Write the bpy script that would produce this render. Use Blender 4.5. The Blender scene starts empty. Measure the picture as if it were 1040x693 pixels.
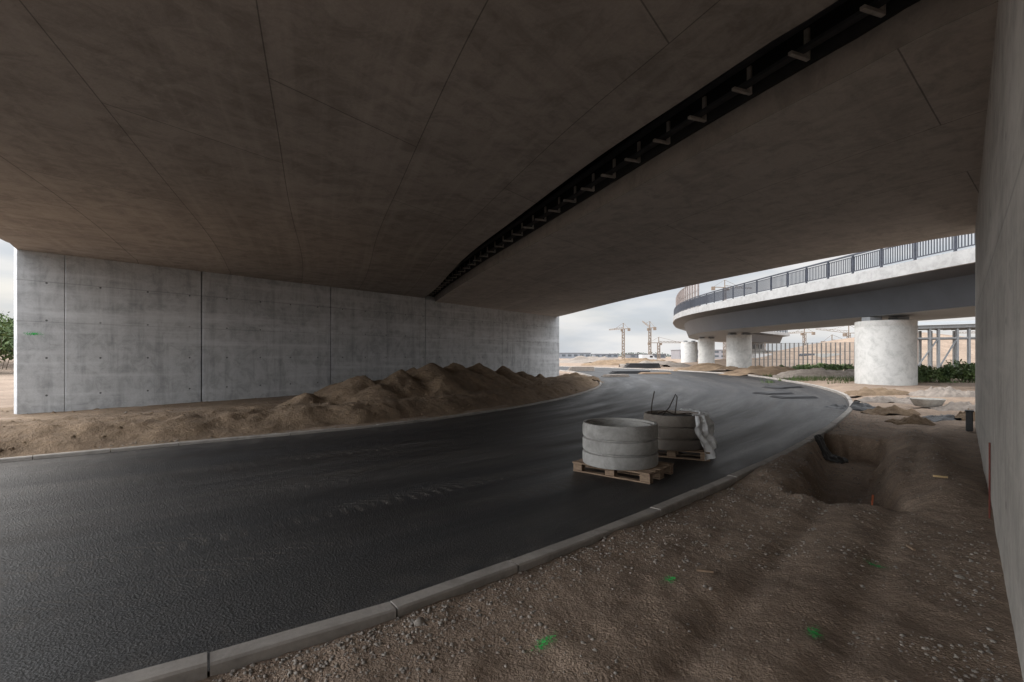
import bpy, math, random
import numpy as np
from mathutils import Vector, Matrix
random.seed(4); rng=np.random.default_rng(7)
H=1.7; F=500.0; CX=520.0; CY=362.0
def P(u,v,z=0.0):
    Y=(z-H)*F/(CY-v); return ((u-CX)/F*Y, Y)
def K(u,Y): return (u-CX)/F*Y
sc=bpy.context.scene
# ---------------------------------------------------------------- noise
_perm=rng.random((256,256))
def vn(x,y):
    x=np.asarray(x,float);y=np.asarray(y,float)
    xi=np.floor(x).astype(int);yi=np.floor(y).astype(int)
    fx=x-xi;fy=y-yi;fx=fx*fx*(3-2*fx);fy=fy*fy*(3-2*fy)
    a=_perm[xi%256,yi%256];b=_perm[(xi+1)%256,yi%256];c=_perm[xi%256,(yi+1)%256];d=_perm[(xi+1)%256,(yi+1)%256]
    return (a*(1-fx)+b*fx)*(1-fy)+(c*(1-fx)+d*fx)*fy-0.5
def fbm(x,y,o=4):
    s=0;a=1
    for i in range(o):
        s=s+a*vn(x*2**i+17*i,y*2**i+5*i);a*=0.5
    return s
def ss(a,b,x):
    t=np.clip((x-a)/(b-a),0,1);return t*t*(3-2*t)
def catmull(pts,n=12):
    pts=[np.array(p,float) for p in pts]
    out=[];P0=[2*pts[0]-pts[1]]+pts+[2*pts[-1]-pts[-2]]
    for i in range(1,len(P0)-2):
        p0,p1,p2,p3=P0[i-1:i+3]
        for k in range(n):
            t=k/n
            out.append(0.5*((2*p1)+(-p0+p2)*t+(2*p0-5*p1+4*p2-p3)*t*t+(-p0+3*p1-3*p2+p3)*t**3))
    out.append(pts[-1]);return np.array(out)
def resample(c,n):
    d=np.r_[0,np.cumsum(np.linalg.norm(np.diff(c[:,:2],axis=0),axis=1))]
    s=np.linspace(0,d[-1],n)
    return np.stack([np.interp(s,d,c[:,k]) for k in range(c.shape[1])],1)
def offs(c,o):
    t=np.gradient(c[:,:2],axis=0);t/=np.linalg.norm(t,axis=1)[:,None]
    n=np.stack([t[:,1],-t[:,0]],1)
    return c[:,:2]+n*o
# ---------------------------------------------------------------- materials
class NT:
    def __init__(s,name):
        s.m=bpy.data.materials.new(name);s.m.use_nodes=True;s.t=s.m.node_tree;s.t.nodes.clear()
        s.out=s.n('ShaderNodeOutputMaterial');s.b=s.n('ShaderNodeBsdfPrincipled');s.l(s.b.outputs[0],s.out.inputs[0])
        s.tc=s.n('ShaderNodeTexCoord')
    def n(s,t,**k):
        x=s.t.nodes.new(t)
        for a,b in k.items(): setattr(x,a,b)
        return x
    def l(s,a,b): s.t.links.new(a,b)
    def inp(s,sock,v):
        if isinstance(v,bpy.types.NodeSocket): s.l(v,sock)
        else: sock.default_value=v
    def mapp(s,src,scale):
        m=s.n('ShaderNodeMapping');m.inputs['Scale'].default_value=scale;s.l(src,m.inputs[0]);return m.outputs[0]
    def noise(s,src,scale,detail=5,rough=.6,dist=0):
        x=s.n('ShaderNodeTexNoise');x.inputs['Scale'].default_value=scale;x.inputs['Detail'].default_value=min(detail,4)
        x.inputs['Roughness'].default_value=rough;x.inputs['Distortion'].default_value=dist;s.l(src,x.inputs['Vector']);return x.outputs['Fac']
    def voro(s,src,scale,feat='F1',out='Distance'):
        x=s.n('ShaderNodeTexVoronoi');x.feature=feat;x.inputs['Scale'].default_value=scale;s.l(src,x.inputs['Vector']);return x.outputs[out]
    def rng(s,v,a,b,c=0.,d=1.):
        x=s.n('ShaderNodeMapRange');s.l(v,x.inputs[0])
        for i,q in enumerate((a,b,c,d)): x.inputs[i+1].default_value=q
        return x.outputs[0]
    def math(s,op,a,b=0.0):
        x=s.n('ShaderNodeMath',operation=op);s.inp(x.inputs[0],a);s.inp(x.inputs[1],b);return x.outputs[0]
    def mix(s,f,a,b,mode='MIX'):
        x=s.n('ShaderNodeMix',data_type='RGBA',blend_type=mode)
        s.inp(x.inputs[0],f)
        for sock,v in((x.inputs[6],a),(x.inputs[7],b)):
            if isinstance(v,bpy.types.NodeSocket): s.l(v,sock)
            else: sock.default_value=(*v,1) if len(v)==3 else v
        return x.outputs[2]
    def bump(s,h,st,dist=.02,nrm=None):
        x=s.n('ShaderNodeBump');x.inputs['Strength'].default_value=st;x.inputs['Distance'].default_value=dist;s.l(h,x.inputs['Height'])
        s.l(x.outputs[0],s.b.inputs['Normal']);return x.outputs[0]
    def col(s,v): s.inp(s.b.inputs['Base Color'],v if isinstance(v,bpy.types.NodeSocket) else (*v,1))
    def rough(s,v): s.inp(s.b.inputs['Roughness'],v)
def concrete(name,dark,light,uv=False,holes=False,panel=None,streak=.5,rough=.8,hs=(1.25,1.1),mort=.4,lift=None):
    t=NT(name);o=t.tc.outputs['Object'];u=t.tc.outputs['UV']
    big=t.rng(t.noise(o,.35,5,.7,.4),.32,.68)
    c=t.mix(big,dark,light)
    med=t.rng(t.noise(o,2.2,5,.75,.6),.35,.7)
    c=t.mix(t.math('MULTIPLY',med,.4),c,tuple(min(1,x*1.25) for x in light))
    c=t.mix(t.math('MULTIPLY',t.rng(med,.5,.0),.4),c,tuple(x*.65 for x in dark))
    fine=t.rng(t.noise(o,28,3,.7),.3,.75)
    c=t.mix(t.math('MULTIPLY',fine,.25),c,tuple(x*.5 for x in dark))
    if uv:
        st=t.rng(t.noise(t.mapp(u,(2.4,.22,1)),1,5,.7),.5,.72)
        c=t.mix(t.math('MULTIPLY',st,streak),c,tuple(x*.6 for x in dark))
        st2=t.rng(t.noise(t.mapp(u,(.12,2.6,1)),1,4,.6),.5,.68)
        c=t.mix(t.math('MULTIPLY',st2,streak*.7),c,tuple(min(1,x*1.25) for x in light))
    h=t.noise(o,14,4,.75)
    if holes:
        sp=hs
        sx=t.mapp(u,(1/sp[0],1/sp[1],1))
        fr=t.n('ShaderNodeVectorMath',operation='FRACTION');t.l(sx,fr.inputs[0])
        sb=t.n('ShaderNodeVectorMath',operation='SUBTRACT');t.l(fr.outputs[0],sb.inputs[0]);sb.inputs[1].default_value=(.5,.5,0)
        ml=t.n('ShaderNodeVectorMath',operation='MULTIPLY');t.l(sb.outputs[0],ml.inputs[0]);ml.inputs[1].default_value=(sp[0],sp[1],0)
        ln=t.n('ShaderNodeVectorMath',operation='LENGTH');t.l(ml.outputs[0],ln.inputs[0])
        m=t.rng(ln.outputs['Value'],.022,.034,1,0)
        c=t.mix(t.math('MULTIPLY',m,.85),c,(.04,.04,.04))
        h=t.math('SUBTRACT',h,t.math('MULTIPLY',m,3))
    if lift:
        # horizontal formwork seams + blotchy pour band
        sy_=t.n('ShaderNodeSeparateXYZ');t.l(u,sy_.inputs[0])
        wz=t.math('ADD',sy_.outputs[1],t.math('MULTIPLY',t.noise(o,.7,3),.03))
        for zz in lift:
            sm=t.rng(t.math('ABSOLUTE',t.math('SUBTRACT',wz,zz)),.006,.024,1,0)
            c=t.mix(t.math('MULTIPLY',sm,.45),c,tuple(x*.5 for x in dark))
        bd=t.math('MULTIPLY',t.rng(t.math('ABSOLUTE',t.math('SUBTRACT',wz,lift[0]+.25)),.0,.7,1,0),t.rng(t.noise(t.mapp(u,(.5,2,1)),1,4,.7),.42,.6))
        c=t.mix(t.math('MULTIPLY',bd,.5),c,tuple(min(1,x*1.3) for x in light))
    if panel:
        br=t.n('ShaderNodeTexBrick');br.offset=.37
        t.l(u,br.inputs['Vector']);br.inputs['Scale'].default_value=1
        br.inputs['Color1'].default_value=(1,1,1,1);br.inputs['Color2'].default_value=(.84,.84,.84,1);br.inputs['Mortar'].default_value=(mort,mort,mort,1)
        br.inputs['Mortar Size'].default_value=.012;br.inputs['Brick Width'].default_value=panel[0];br.inputs['Row Height'].default_value=panel[1];br.inputs['Mortar Smooth'].default_value=.5
        c=t.mix(.85,c,br.outputs['Color'],'MULTIPLY')
    t.col(c);t.rough(rough);t.bump(h,.25,.015);return t.m
def plain(name,c,rough=.6,metal=0,var=.3,sc_=6,bump=.1):
    t=NT(name);o=t.tc.outputs['Object'];n=t.rng(t.noise(o,sc_,4,.7),.3,.7)
    t.col(t.mix(n,tuple(x*(1-var) for x in c),tuple(min(1,x*(1+var)) for x in c)));t.rough(rough);t.b.inputs['Metallic'].default_value=metal
    if bump:t.bump(t.noise(o,sc_*6,3),bump,.01)
    return t.m
M_wall=concrete('wall_concrete',(.36,.368,.378),(.53,.54,.55),uv=True,holes=True,streak=.7,lift=(2.72,3.9))
M_wallR=concrete('wall_concrete_warm',(.36,.335,.305),(.48,.455,.42),uv=True,holes=True,streak=.45,hs=(2.6,1.3),lift=(2.72,))
M_soff=concrete('soffit_concrete_shaded',(.27,.235,.21),(.40,.355,.32),uv=True,panel=(7,2.6),streak=.45,mort=.3)  # darker copy of the deck concrete, near-deck shade put into the colour
M_soff2=concrete('soffit_concrete_lit',(.45,.40,.355),(.58,.52,.47),uv=True,panel=(9,3.0),streak=.35,mort=.3)  # paler, warmer copy; bounce light on the far deck put into the colour
M_col=concrete('column_concrete',(.42,.415,.40),(.54,.535,.515),streak=.3)
M_fas=concrete('fascia_concrete',(.28,.275,.27),(.37,.365,.36))
M_kerb=concrete('kerb_concrete',(.24,.22,.20),(.36,.33,.30))
M_ring=concrete('ring_concrete',(.26,.25,.235),(.43,.42,.40))
M_dark=plain('joint_dark',(.012,.012,.012),.9,bump=0)
M_steel=plain('girder_steel',(.05,.054,.062),.5,.1,.15,.6)
M_under=plain('girder_underside_lit',(.20,.21,.22),.5,0,.15,.5)  # lighter than the girder sides: reflected light painted into the underside colour
M_rail=plain('railing_steel',(.05,.055,.07),.5,.3)
M_crane=plain('crane_steel',(.16,.12,.09),.6)
def wood():
    t=NT('pallet_wood');o=t.tc.outputs['Object']
    n=t.rng(t.noise(t.mapp(o,(6,6,30)),2,5,.7),.3,.7)
    t.col(t.mix(n,(.15,.10,.065),(.30,.21,.14)));t.rough(.8);t.bump(n,.3,.004);return t.m
M_wood=wood()
def asphalt():
    t=NT('asphalt');o=t.tc.outputs['Object'];u=t.tc.outputs['UV']
    g=t.noise(o,70,4,.9);v=t.voro(o,60);vc=t.voro(o,60,'F1','Color')
    sc_=t.n('ShaderNodeSeparateColor');t.l(vc,sc_.inputs[0])
    c=t.mix(t.rng(g,.35,.7),(.007,.007,.008),(.030,.0295,.031))
    # exposed aggregate: single lighter stones
    st=t.math('MULTIPLY',t.rng(sc_.outputs[0],.72,.95),t.rng(v,.25,.45,1,0))
    c=t.mix(t.math('MULTIPLY',st,.75),c,(.095,.092,.088))
    d=t.rng(t.noise(t.mapp(u,(1.7,.07,1)),1,5,.7,.3),.45,.68)
    d2=t.rng(t.noise(t.mapp(u,(.35,.12,1)),1,3,.6),.38,.60)
    dust=t.math('MULTIPLY',t.math('MULTIPLY',d,d2),.42)
    sp=t.n('ShaderNodeSeparateXYZ');t.l(u,sp.inputs[0]);X=sp.outputs[0];Yv=sp.outputs[1]
    tot=None
    wv=t.math('MULTIPLY',t.math('SINE',t.math('MULTIPLY',Yv,.35)),.25)
    for u0,w in((1.35,.22),(2.25,.22),(3.6,.24),(5.6,.28)):
        a=t.math('ABSOLUTE',t.math('SUBTRACT',t.math('ADD',X,wv),u0))
        band=t.rng(a,w*.85,w,1,0)
        ch=t.math('SINE',t.math('ADD',t.math('MULTIPLY',Yv,36.),t.math('MULTIPLY',a,26.)))
        q=t.math('MULTIPLY',band,t.rng(ch,.1,.5))
        tot=q if tot is None else t.math('MAXIMUM',tot,q)
    tm=t.rng(t.noise(t.mapp(u,(.5,.35,1)),1,4,.7),.40,.54)
    fn=t.rng(t.noise(o,26,2),.30,.55,.15,1)
    tot=t.math('MULTIPLY',t.math('MULTIPLY',t.math('MULTIPLY',tot,tm),fn),.55)
    dust=t.math('MAXIMUM',dust,tot)
    ed=t.math('MULTIPLY',t.rng(X,.0,.7,1,0),t.rng(t.noise(o,3,5,.7),.42,.62))
    ed2=t.math('MULTIPLY',t.rng(X,7.6,8.5,0,1),t.rng(t.noise(o,2.4,5,.7),.40,.6))
    dust=t.math('MAXIMUM',dust,t.math('MULTIPLY',t.math('MAXIMUM',ed,ed2),.6))
    c=t.mix(dust,c,(.12,.107,.094))
    t.col(c)
    t.rough(t.math('ADD',t.rng(t.noise(t.mapp(u,(1.3,.10,1)),1,4,.65),.3,.7,.34,.62),t.math('MULTIPLY',dust,.4)))
    t.b.inputs['Specular IOR Level'].default_value=.4
    hh=t.math('ADD',t.math('MULTIPLY',g,1.0),t.math('MULTIPLY',v,.7));t.bump(hh,.9,.012);return t.m
M_asph=asphalt()
def soil(name,a,b,c3,peb=.5,bs=.6):
    t=NT(name);o=t.tc.outputs['Object']
    c=t.mix(t.rng(t.noise(o,.5,5,.65,.3),.35,.65),a,b)
    c=t.mix(t.math('MULTIPLY',t.rng(t.noise(o,3.5,5,.75),.42,.68),.6),c,c3)
    pb=t.voro(o,38,'F1','Color');pd=t.voro(o,38)
    pm=t.math('MULTIPLY',t.rng(pd,.25,.42,1,0),t.rng(t.noise(o,9,2),.45,.6))
    sx=t.n('ShaderNodeSeparateColor');t.l(pb,sx.inputs[0])
    pc=t.mix(sx.outputs[0],tuple(x*.5 for x in a),tuple(min(1,x*1.5+.03) for x in b))
    c=t.mix(t.math('MULTIPLY',pm,peb),c,pc)
    c=t.mix(t.math('MULTIPLY',t.rng(t.noise(o,60,2,.8),.45,.75),.5),c,tuple(x*.4 for x in a))
    t.col(c);t.rough(.95)
    h=t.math('ADD',t.math('ADD',t.noise(o,11,5,.75),t.math('MULTIPLY',t.noise(o,70,2),.35)),t.math('MULTIPLY',pm,.25*peb))
    t.bump(h,bs,.06);return t.m
M_soil=soil('soil_ground',(.215,.155,.112),(.34,.255,.19),(.14,.10,.072),.7)
M_sand=soil('pile_sand',(.19,.13,.082),(.30,.212,.135),(.12,.082,.052),.25,1.2)
M_stone=plain('gravel_stone',(.23,.205,.18),.9,0,.6,40)
# ---------------------------------------------------------------- mesh helpers
def link(o,parent=None):
    sc.collection.objects.link(o)
    if parent:o.parent=parent
    return o
def empty(name):
    e=bpy.data.objects.new(name,None);return link(e)
class MB:
    def __init__(s): s.v=[];s.f=[];s.mi=[];s.uv=[]
    def box(s,c,size,R=None,mi=0):
        b=len(s.v);sx,sy,sz=[q/2 for q in size]
        for x,y,z in((-1,-1,-1),(1,-1,-1),(1,1,-1),(-1,1,-1),(-1,-1,1),(1,-1,1),(1,1,1),(-1,1,1)):
            p=Vector((x*sx,y*sy,z*sz))
            if R is not None:p=R@p
            s.v.append((p.x+c[0],p.y+c[1],p.z+c[2]))
        for q in((3,2,1,0),(4,5,6,7),(0,1,5,4),(1,2,6,5),(2,3,7,6),(3,0,4,7)):
            s.f.append([b+i for i in q]);s.mi.append(mi)
    def beam(s,p,q,w,h=None,mi=0):
        p=Vector(p);q=Vector(q);d=q-p;L=d.length
        R=d.to_track_quat('X','Z').to_matrix()
        s.box((p+q)/2,(L,w,h or w),R,mi)
    def poly(s,pts,mi=0):
        b=len(s.v);s.v+= [tuple(p) for p in pts];s.f.append(list(range(b,b+len(pts))));s.mi.append(mi)
    def lathe(s,prof,c,n=48,mi=0,closed=False):
        b=len(s.v)
        for r,z in prof:
            for i in range(n):
                a=2*math.pi*i/n;s.v.append((c[0]+r*math.cos(a),c[1]+r*math.sin(a),c[2]+z))
        m=len(prof)
        for j in range(m if closed else m-1):
            j2=(j+1)%m
            for i in range(n):
                k=(i+1)%n;s.f.append([b+j*n+i,b+j*n+k,b+j2*n+k,b+j2*n+i]);s.mi.append(mi)
    def obj(s,name,mats,parent=None,smooth=False,bevel=0,auto=False):
        me=bpy.data.meshes.new(name);me.from_pydata(s.v,[],s.f);me.update()
        for m in (mats if isinstance(mats,list) else [mats]): me.materials.append(m)
        me.polygons.foreach_set('material_index',s.mi)
        if smooth: me.polygons.foreach_set('use_smooth',[True]*len(me.polygons))
        o=bpy.data.objects.new(name,me);link(o,parent)
        if auto:
            try: me.set_sharp_from_angle(angle=math.radians(35))
            except Exception: pass
        if bevel:
            b=o.modifiers.new('b','BEVEL');b.width=bevel;b.segments=2;b.limit_method='ANGLE'
        return o
def grid_obj(name,V,nx,ny,mat,uv=None,keep=None,smooth=True,parent=None):
    i,j=np.meshgrid(np.arange(nx-1),np.arange(ny-1),indexing='ij');a=(i*ny+j).ravel()
    Fc=np.stack([a,a+ny,a+ny+1,a+1],1)
    if keep is not None: Fc=Fc[keep[Fc].any(1)]
    me=bpy.data.meshes.new(name)
    me.vertices.add(len(V));me.vertices.foreach_set('co',V.astype('f').ravel())
    me.loops.add(len(Fc)*4);me.loops.foreach_set('vertex_index',Fc.astype('i').ravel())
    me.polygons.add(len(Fc));me.polygons.foreach_set('loop_start',np.arange(len(Fc),dtype='i')*4);me.polygons.foreach_set('loop_total',np.full(len(Fc),4,'i'))
    me.polygons.foreach_set('use_smooth',np.full(len(Fc),smooth))
    if uv is not None:
        l=me.uv_layers.new(name='UVMap');l.data.foreach_set('uv',uv[Fc.ravel()].astype('f').ravel())
    me.update(calc_edges=True);me.validate();me.materials.append(mat)
    return link(bpy.data.objects.new(name,me),parent)
def project_uv(o,origin,d):
    me=o.data;l=me.uv_layers.new(name='UVMap')
    for lo in me.loops:
        c=me.vertices[lo.vertex_index].co
        l.data[lo.index].uv=((c.x-origin[0])*d[0]+(c.y-origin[1])*d[1],c.z)
# ---------------------------------------------------------------- road curves
kz=.07
R_pts=[(-27,-9),(-14,-4.1),(-6.2,-.1),P(128,691,kz),P(362,627,kz),P(508,576,kz),P(604,541,kz),P(702,501,kz),P(800,457,kz),P(848,430),P(862,412),P(846,398.5),P(800,388),(20.6,46),(17.5,62),(10.5,77),(-3,92),(-22,106)]
L_pts=[(-33,-4),(-20,1.0),(-13,4.6),P(0,470),P(200,451),P(400,432),P(500,418.5),P(560,408),P(598,398),P(611,390),P(600,382),(6.2,58),(1.5,71),(-10,84),(-28,97)]
Rc=resample(catmull(R_pts,16),260);Lc=resample(catmull(L_pts,16),260)
nx,ny=260,14
V=np.zeros((nx,ny,3));UV=np.zeros((nx,ny,2))
dR=np.r_[0,np.cumsum(np.linalg.norm(np.diff(Rc,axis=0),axis=1))]
for j in range(ny):
    f=j/(ny-1)
    V[:,j,:2]=Rc*(1-f)+Lc*f;UV[:,j,0]=f*8.6;UV[:,j,1]=dR
grid_obj('asphalt_road',V.reshape(-1,3),nx,ny,M_asph,UV.reshape(-1,2))
poly=np.vstack([Rc,Lc[::-1]])
def seg_dist(x,y,c):
    d=np.full(x.shape,1e9)
    c=c[::2]
    for a,b in zip(c[:-1],c[1:]):
        ab=b-a;L=ab@ab+1e-9
        t=np.clip(((x-a[0])*ab[0]+(y-a[1])*ab[1])/L,0,1)
        d=np.minimum(d,np.hypot(x-a[0]-t*ab[0],y-a[1]-t*ab[1]))
    return d
def inside(x,y):
    r=np.zeros(x.shape,bool);q=np.roll(poly,-1,0)
    for (x0,y0),(x1,y1) in zip(poly,q):
        if y0==y1: continue
        c=((y0>y)!=(y1>y))
        r^=c&(x<(x1-x0)*(y-y0)/(y1-y0)+x0)
    return r
def sdist(x,y):
    d=np.minimum(seg_dist(x,y,Rc),seg_dist(x,y,Lc))
    return np.where(inside(x,y),-d,d)
WA=np.array([.31,0.]);WD=np.array([.914,1.])/math.hypot(.914,1.)
WN=np.array([-WD[1],WD[0]])
T0=np.array([3.9,5.8]);T1=np.array([6.9,10.0])
def gh(x,y,cell=0.0,sd=None):
    x=np.asarray(x,float);y=np.asarray(y,float)
    if sd is None: sd=sdist(x,y)
    near=np.exp(-((x-3)**2+(y-6)**2)/500)
    h=.055+.05*fbm(x*.5,y*.5,4)+.035*fbm(x*2.3+9,y*2.3,4)*near+.018*fbm(x*9,y*9,3)*near
    td=T1-T0;L=np.linalg.norm(td);td/=L
    s=(x-T0[0])*td[0]+(y-T0[1])*td[1];c=(x-T0[0])*td[1]-(y-T0[1])*td[0]
    wob=.22*fbm(x*1.5+3,y*1.5,3)+.07*fbm(x*6,y*6,3)
    e=np.maximum(np.abs(c)+wob-.50,np.maximum(-s-.1,s-L)+wob)
    h-=.42*ss(.16,-.22,e)
    h+=.16*np.exp(-((c-1.05+wob)/.35)**2)*ss(-1.2,.6,s)*ss(L+2,L,s)
    h+=.08*np.exp(-((c+.85+wob)/.3)**2)*ss(-.5,.6,s)*ss(L+1,L-1,s)
    w=(x-WA[0])*WN[0]+(y-WA[1])*WN[1]
    tread=.012*np.sign(np.sin((x*WD[0]+y*WD[1])*38+np.abs(w-.75)*20))
    for w0 in(.75,1.35): 
        gg=np.exp(-((w-w0+.1*vn(x*.6,y*.6))/.11)**2)*ss(40,20,y);h-=(.04+tread*ss(-.1,.25,fbm(x*.7,y*.7+5,2)))*gg
    far=ss(90,260,np.hypot(x,y))
    h+=far*(fbm(x*.01,y*.01,3)*1.2+.1)
    h+=6.5*np.exp(-(((x-78)/26)**2+((y-98)/13)**2))+5*np.exp(-(((x+70)/16)**2+((y-75)/22)**2))
    k=ss(.02+cell,.14+2*cell,sd)
    return -.09*(1-k)+h*k
def axis(lo,hi,a,b,step,g=1.12):
    m=list(np.arange(a,b,step));s=step;v=m[-1]
    r=[]
    while v<hi: s=min(s*g,120);v+=s;r.append(v)
    s=step;v=a;l=[]
    while v>lo: s=min(s*g,120);v-=s;l.append(v)
    return np.array(l[::-1]+m+r)
ax=axis(-2500,2500,-4,12.5,.05);ay=axis(-400,3500,1.2,15,.05,1.07)
X,Y=np.meshgrid(ax,ay,indexing='ij')
cell=np.maximum(np.gradient(ax)[:,None],np.gradient(ay)[None,:])
cell=np.where(cell<.1,0,cell*.9);cell=np.minimum(cell,5)
Z=gh(X,Y,cell)
grid_obj('ground',np.stack([X,Y,Z],2).reshape(-1,3),len(ax),len(ay),M_soil)
# ---------------------------------------------------------------- sand pile
sx=np.arange(-17,7,.075);sy=np.arange(6.5,38,.075)
X,Y=np.meshgrid(sx,sy,indexing='ij')
sd=sdist(X,Y)
WL0=np.array(P(17,423));WL1=np.array(P(568,384.3));wd=(WL1-WL0)/np.linalg.norm(WL1-WL0)
wn=np.array([wd[1],-wd[0]])
wdist=(X-WL0[0])*wn[0]+(Y-WL0[1])*wn[1]; walong=(X-WL0[0])*wd[0]+(Y-WL0[1])*wd[1]
leftside=(wdist>-3)&(wdist<14)&((X<Y*.28))
nz=fbm(X*.8,Y*.8,5);n2=fbm(X*3,Y*3,4)
berm=.36*ss(.1,1.3,sd+.5*nz)*ss(4.6,2.3,sd+1.2*nz)+.05*ss(.2,1,sd)
hz=berm
peaks=[(K(312,14.6),14.6,.62),(K(366,16.2),16.2,1.10),(K(405,17.0),17.0,1.16),(K(438,18.6),18.6,1.46),(K(462,19.8),19.8,1.40),(K(485,21.2),21.2,1.40),(K(510,23.2),23.2,1.18),(K(530,25),25,1.0),(K(548,27.5),27.5,.65),(K(420,20.8),20.8,1.2),(K(455,22.5),22.5,1.2),(K(385,15.4),15.4,.85),(K(450,17.2),17.2,.95),(K(500,20.4),20.4,.9),(K(340,17.6),17.6,.7)]
for px,py,ph in peaks:
    r=np.hypot(X-px,(Y-py)*.85)*(1+.35*nz)
    cz=ph+.06-np.sqrt((.56*r)**2+.004)
    k_=.16;hh_=np.clip(.5+.5*(hz-cz)/k_,0,1);hz=cz*(1-hh_)+hz*hh_+k_*hh_*(1-hh_)
rid=1-2*np.abs(fbm(X*1.1+40,Y*1.1,4))
hz=hz+(.16*nz+.08*(rid-.6))*ss(.15,.7,hz)+.08*n2*ss(-.1,.4,hz)+.045*fbm(X*8,Y*8,3)*ss(.05,.3,hz)
hz=np.where(sd<.25,np.minimum(hz,.09*ss(-.25,.2,sd+.25*n2)+ -.03),hz)
hz=hz*ss(-.15,.35,sd+.1*nz)-.04*(1-ss(-.1,.3,sd))
hz=np.where(leftside,hz,-.2)
fade=ss(28.5,25.5,walong); hz=hz*fade-.1*(1-fade)
Vs=np.stack([X,Y,hz],2).reshape(-1,3)
grid_obj('sand_pile',Vs,len(sx),len(sy),M_sand,keep=(hz>.0).ravel())
# ---------------------------------------------------------------- kerbs
def kerb(name,c,o,w,top,seg=1.0,gap=.012):
    L=np.r_[0,np.cumsum(np.linalg.norm(np.diff(c,axis=0),axis=1))];mb=MB();s=0
    c1=offs(c,o-w/2);c2=offs(c,o+w/2)
    f=lambda cc,q:(np.interp(q,L,cc[:,0]),np.interp(q,L,cc[:,1]))
    while s+seg<L[-1]:
        a,b=s+gap/2,s+seg-gap/2;jz=random.uniform(-.006,.006);z1=top+jz
        jo=random.uniform(-.004,.004)
        p=[f(c1,a),f(c2,a),f(c2,b),f(c1,b)];bi=len(mb.v)
        ch=.012
        for z in(-.25,z1-ch): mb.v+=[(q[0]+jo,q[1]+jo,z) for q in p]
        mb.v+=[(q[0]+jo+(m[0]-q[0])*ch/w,q[1]+jo+(m[1]-q[1])*ch/w,z1) for q,m in zip(p,[p[1],p[0],p[3],p[2]])]
        for q in((0,1,5,4),(1,2,6,5),(2,3,7,6),(3,0,4,7),(4,5,9,8),(5,6,10,9),(6,7,11,10),(7,4,8,11),(8,9,10,11)):
            mb.f.append([bi+i for i in q]);mb.mi.append(0)
        s+=seg
    return mb.obj(name,M_kerb)
kerb('kerb',Rc,.07,.13,.11)
kerb('kerb',Lc,-.06,.12,.055)
# ---------------------------------------------------------------- abutment walls
def tpar(u):
    k=(u-CX)/F;e=WL1-WL0
    return (k*WL0[1]-WL0[0])/(e[0]-k*e[1])
WLen=np.linalg.norm(WL1-WL0);ang=math.atan2(wd[1],wd[0])
js=[0]+[tpar(u) for u in(66,205,336,432,510)]+[1]
par=empty('concrete_abutment_wall')
Rz=Matrix.Rotation(ang,3,'Z')
for i,(a,b) in enumerate(zip(js[:-1],js[1:])):
    gs=.006 if i==1 else .022
    p0=WL0+wd*(a*WLen+(gs if i else 0));p1=WL0+wd*(b*WLen-(.006 if i==0 else (.022 if i<5 else 0)))
    c=(p0+p1)/2-wn*.2;mb=MB();mb.box((c[0],c[1],2.3),(np.linalg.norm(p1-p0),.4,5.4),Rz)
    o=mb.obj('panel_%d'%i,M_wall,par,bevel=.012);project_uv(o,WL0,wd)
c=(WL0+WL1)/2-wn*1.0+wd*.6;mb=MB();mb.box((c[0],c[1],2.3),(WLen-1.6,1.1,5.3),Rz);mb.obj('backing',M_dark,par)
par=empty('concrete_abutment_wall')
wangR=math.atan2(WD[1],WD[0]);RzR=Matrix.Rotation(wangR,3,'Z')
q=lambda u:(lambda k:(WA[0]/(k-.914))*math.hypot(.914,1))((u-CX)/F)
sEnd=q(990.5)
cuts=[-14,-8,-2.6,3.35,q(1003),sEnd]
for i,(a,b) in enumerate(zip(cuts[:-1],cuts[1:])):
    p0=WA+WD*(a+.012);p1=WA+WD*(b-.012 if i<len(cuts)-2 else b)
    c=(p0+p1)/2-WN*.3;mb=MB();mb.box((c[0],c[1],2.3),(np.linalg.norm(p1-p0),.6,5.4),RzR)
    o=mb.obj('panel_%d'%i,M_wallR,par,bevel=.012);project_uv(o,WA-WD*20,WD)
p0=WA+WD*(-14);p1=WA+WD*(sEnd-.6);c=(p0+p1)/2-WN*1.1
mb=MB();mb.box((c[0],c[1],2.3),(np.linalg.norm(p1-p0),1.2,5.3),RzR);mb.obj('backing',M_dark,par)
# ---------------------------------------------------------------- decks
S=4.73
def deck(name,C1,C2,mat,th=1.25):
    n=140;m=12;a=resample(catmull(C1,14),n);b=resample(catmull(C2,14),n)
    par=empty(name)
    V=np.zeros((n,m,3));UVv=np.zeros((n,m,2))
    d=np.r_[0,np.cumsum(np.linalg.norm(np.diff((a+b)[:,:2]/2,axis=0),axis=1))]
    wm=np.linalg.norm((a-b)[:,:2],axis=1).mean()
    for j in range(m):
        f=j/(m-1);V[:,j]=a*(1-f)+b*f;UVv[:,j,0]=d;UVv[:,j,1]=f*wm
    grid_obj('soffit',V.reshape(-1,3),n,m,mat,UVv.reshape(-1,2),parent=par)
    mb=MB()
    for c in(a,b):
        for i in range(n-1):
            p,q=c[i],c[i+1];mb.poly([p,q,(q[0],q[1],q[2]+th),(p[0],p[1],p[2]+th)])
    for i in range(n-1):
        mb.poly([(a[i][0],a[i][1],a[i][2]+th),(a[i+1][0],a[i+1][1],a[i+1][2]+th),(b[i+1][0],b[i+1][1],b[i+1][2]+th),(b[i][0],b[i][1],b[i][2]+th)])
    for i in(0,n-1): mb.poly([a[i],b[i],(b[i][0],b[i][1],b[i][2]+th),(a[i][0],a[i][1],a[i][2]+th)])
    mb.obj('deck_body',mat,par)
    return a,b,par
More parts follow.
